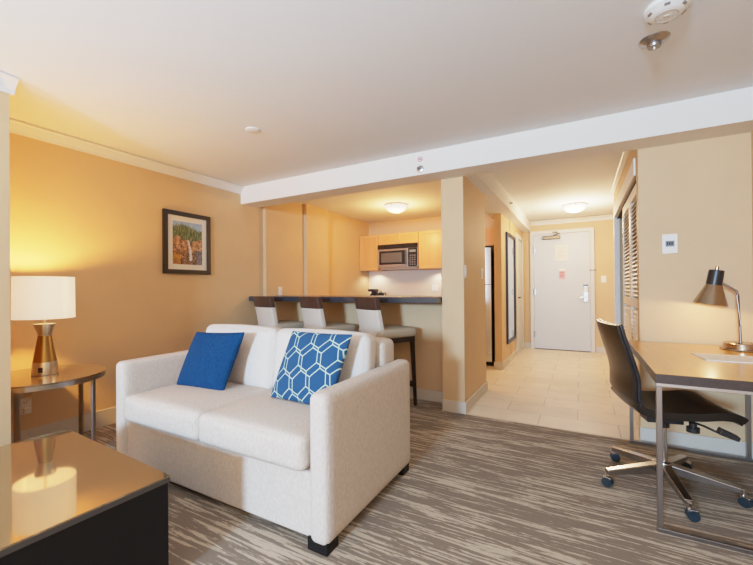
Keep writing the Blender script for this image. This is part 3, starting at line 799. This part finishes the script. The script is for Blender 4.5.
# outer line from the top of the back to the seat front; (x, z)
prof = catmull([(-.315, .955), (-.298, .88), (-.262, .76), (-.238, .66), (-.236, .575), (-.230, .53), (-.195, .475), (-.115, .450), (-.02, .447), (.10, .455), (.18, .466), (.235, .462), (.262, .445)], 6)
def shell(off0, off1, hw, name, m, k0=0, k1=None, parent=ch, bow=.02, bev=0):
    P = prof[k0:k1]; s = mb(); bm = s.bm; nW = 12; G = []
    L = len(P)
    for i, p in enumerate(P):
        a = P[max(i-1, 0)]; b = P[min(i+1, L-1)]; d = (b-a).normalized(); nr = Vector((-d.y, d.x))   # towards the sitter
        i0 = i+k0; f = i0/(len(prof)-1)
        taper = hw*(1-.06*max(0, 1-f*4)-.05*max(0, (f-.85)/.15)**2)
        row = []
        for j in range(nW+1):
            t = 2*j/nW-1; y = t*taper
            bw = bow*(t*t)*(1 if f < .45 else .35)
            row.append([bm.verts.new((p.x+nr.x*(o+bw), y, p.y+nr.y*(o+bw))) for o in (off0, off1)])
        G.append(row)
    for i in range(L-1):
        for j in range(nW):
            bm.faces.new((G[i][j][0], G[i+1][j][0], G[i+1][j+1][0], G[i][j+1][0]))
            bm.faces.new((G[i][j][1], G[i][j+1][1], G[i+1][j+1][1], G[i+1][j][1]))
        for j in (0, nW): bm.faces.new((G[i][j][0], G[i][j][1], G[i+1][j][1], G[i+1][j][0]))
    for i in (0, L-1):
        for j in range(nW): bm.faces.new((G[i][j][0], G[i][j+1][0], G[i][j+1][1], G[i][j][1]))
    return s.build(name, m, parent, bevel=bev or .004)
NP = len(prof)
shell(0, .014, .222, 'back_shell', M['leather'])
shell(.0145, .034, .226, 'backrest', M['leather_edge'], 0, 34, bev=.007)
shell(.0145, .045, .227, 'seat', M['leather'], 33, NP, bev=.012)
mb().box(-.10, .08, -.06, .06, .385, .43).box(-.12, .12, -.09, .09, .425, .447).build('tilt_mechanism', M['black'], ch, bevel=.006)
mb().cyl((.09, -.13, .40), (.09, -.13, .425), .018).cyl((.09, -.13, .375), (.09, -.13, .40), .030).build('tension_knob', M['black'], ch, smooth=True)
lv = mb().tube([(.08, -.09, .425), (.12, -.17, .425), (.16, -.21, .41), (.18, -.225, .405)], .006, 8).build('lever', M['black'], ch, smooth=True)
mb().bar((.16, -.225, .425), (.235, -.24, .395), .055, .030, .05, .022).build('lever_paddle', M['black'], lv, bevel=.004)
mb().cyl((0, 0, .12), (0, 0, .35), .019).build('lower_column', M['chrome'], ch, smooth=True)
mb().cyl((0, 0, .35), (0, 0, .39), .03).build('gas_lift', M['black'], ch, smooth=True)
mb().lathe([(0, .06), (.030, .06), (.042, .08), (.048, .12), (.040, .145), (.025, .15), (0, .15)], 32).build('hub', M['alu'], ch, smooth=True)
for k in range(5):
    a = R(63-12+72*k); cx, sy = math.cos(a), math.sin(a)
    mb().bar((.03*cx, .03*sy, .112), (.332*cx, .332*sy, .082), .056, .056, .038, .028).build('star_arm', M['alu'], ch, bevel=.005)
    rx = R((-118, -96, -125, -100, -140)[k])
    q = Vector((math.cos(rx), math.sin(rx), 0)); w0 = Vector((.337*cx, .337*sy, 0))
    cs = mb().cyl(w0+Vector((0, 0, .045)), w0+Vector((0, 0, .085)), .009).build('caster_stem', M['chrome'], ch)
    c0 = w0+Vector((-math.sin(rx), math.cos(rx), 0))*.012+Vector((0, 0, .029))
    for sgn in (-1, 1):
        mb().cyl(c0+q*sgn*.006, c0+q*sgn*.024, .029, .026, n=24).build('wheel', M['caster'], cs, smooth=True)
    mb().bar(c0+Vector((0, 0, .024))-q*.02, c0+Vector((0, 0, .024))+q*.02, .045, .012).build('wheel_hood', M['alu'], cs, bevel=.004)

# ------------------------------------------------------------------ lights
def area(name, loc, rot, sx, sy, e, col, spread=None):
    L = bpy.data.lights.new(name, 'AREA'); L.shape = 'RECTANGLE'; L.size = sx; L.size_y = sy; L.energy = e; L.color = col
    if spread: L.spread = spread
    o = bpy.data.objects.new(name, L); C.objects.link(o); o.location = loc; o.rotation_euler = rot; return o
def point(name, loc, e, col, r=.03):
    L = bpy.data.lights.new(name, 'POINT'); L.energy = e; L.color = col; L.shadow_soft_size = r
    o = bpy.data.objects.new(name, L); C.objects.link(o); o.location = loc; return o
def spot(name, loc, e, col, size=150, blend=.6, r=.02):
    L = bpy.data.lights.new(name, 'SPOT'); L.energy = e; L.color = col; L.shadow_soft_size = r; L.spot_size = R(size); L.spot_blend = blend
    o = bpy.data.objects.new(name, L); C.objects.link(o); o.location = loc; return o
area('window_daylight', (-.95, -4.6, 1.75), (R(90), 0, 0), .7, .6, 700, (.42, .69, 1.0))
area('added_ceiling_fill', (-.9, -1.2, .35), (R(172), 0, 0), 3.2, 1.6, 115, (.48, .73, 1.0), R(130))  # added upward fill to brighten the ceiling, not a real window
point('table_lamp_light', (-3.28, 1.16, 1.215), 85, (1, .50, .12), .035)
point('kitchen_light', (-2.43, 5.05, 2.1), 50, (1, .53, .18), .09)
point('hall_light', (-.08, 6.35, 2.05), 74, (1, .75, .47), .09)
for x in (-3.38, -2.15): spot('under_cabinet_light', (x, 6.08, 1.485), 9, (1, .88, .70))
point('desk_lamp_light', (.752, 3.245, 1.066), 3.2, (1, .70, .38), .012)

w = bpy.data.worlds.new('world'); bpy.context.scene.world = w; w.use_nodes = True
bg = w.node_tree.nodes['Background']; bg.inputs[0].default_value = (1.0, .51, .14, 1); bg.inputs[1].default_value = 2.1

# ------------------------------------------------------------------ camera
f_px, yaw, pitch, roll, cy = 372.57, R(28.818), R(.1988), R(-.4716), 286.73
fw = Vector((-math.sin(yaw)*math.cos(pitch), math.cos(yaw)*math.cos(pitch), math.sin(pitch)))
r0 = Vector((math.cos(yaw), math.sin(yaw), 0)); u0 = r0.cross(fw)
rr = r0*math.cos(roll)+u0*math.sin(roll); uu = -r0*math.sin(roll)+u0*math.cos(roll)
cam = bpy.data.cameras.new('camera'); co = bpy.data.objects.new('camera', cam); C.objects.link(co)
m = Matrix((rr, uu, -fw)).transposed().to_4x4(); m.translation = Vector((0, 0, 1.18)); co.matrix_world = m
cam.sensor_fit = 'HORIZONTAL'; cam.sensor_width = 36; cam.lens = f_px/753*36; cam.shift_y = (cy-282.5)/753; cam.clip_start = .02
bpy.context.scene.camera = co
vs = bpy.context.scene.view_settings; vs.view_transform = 'Standard'; vs.look = 'None'; vs.exposure = -.12; vs.gamma = 1
vs.use_curve_mapping = True                      # gentle highlight shoulder
cmap = vs.curve_mapping; cmap.white_level = (4, 4, 4); cmap.clip_max_x = 1
cv = cmap.curves[3]
pts = [(0, 0), (.03, .118), (.075, .29), (.14, .49), (.23, .68), (.40, .86), (.65, .95), (1, 1)]
while len(cv.points) < len(pts): cv.points.new(.5, .5)
for pt, xy in zip(cv.points, pts): pt.location = xy
cmap.update()
bpy.context.scene.cycles.max_bounces = 10
bpy.context.scene.cycles.sample_clamp_indirect = 6
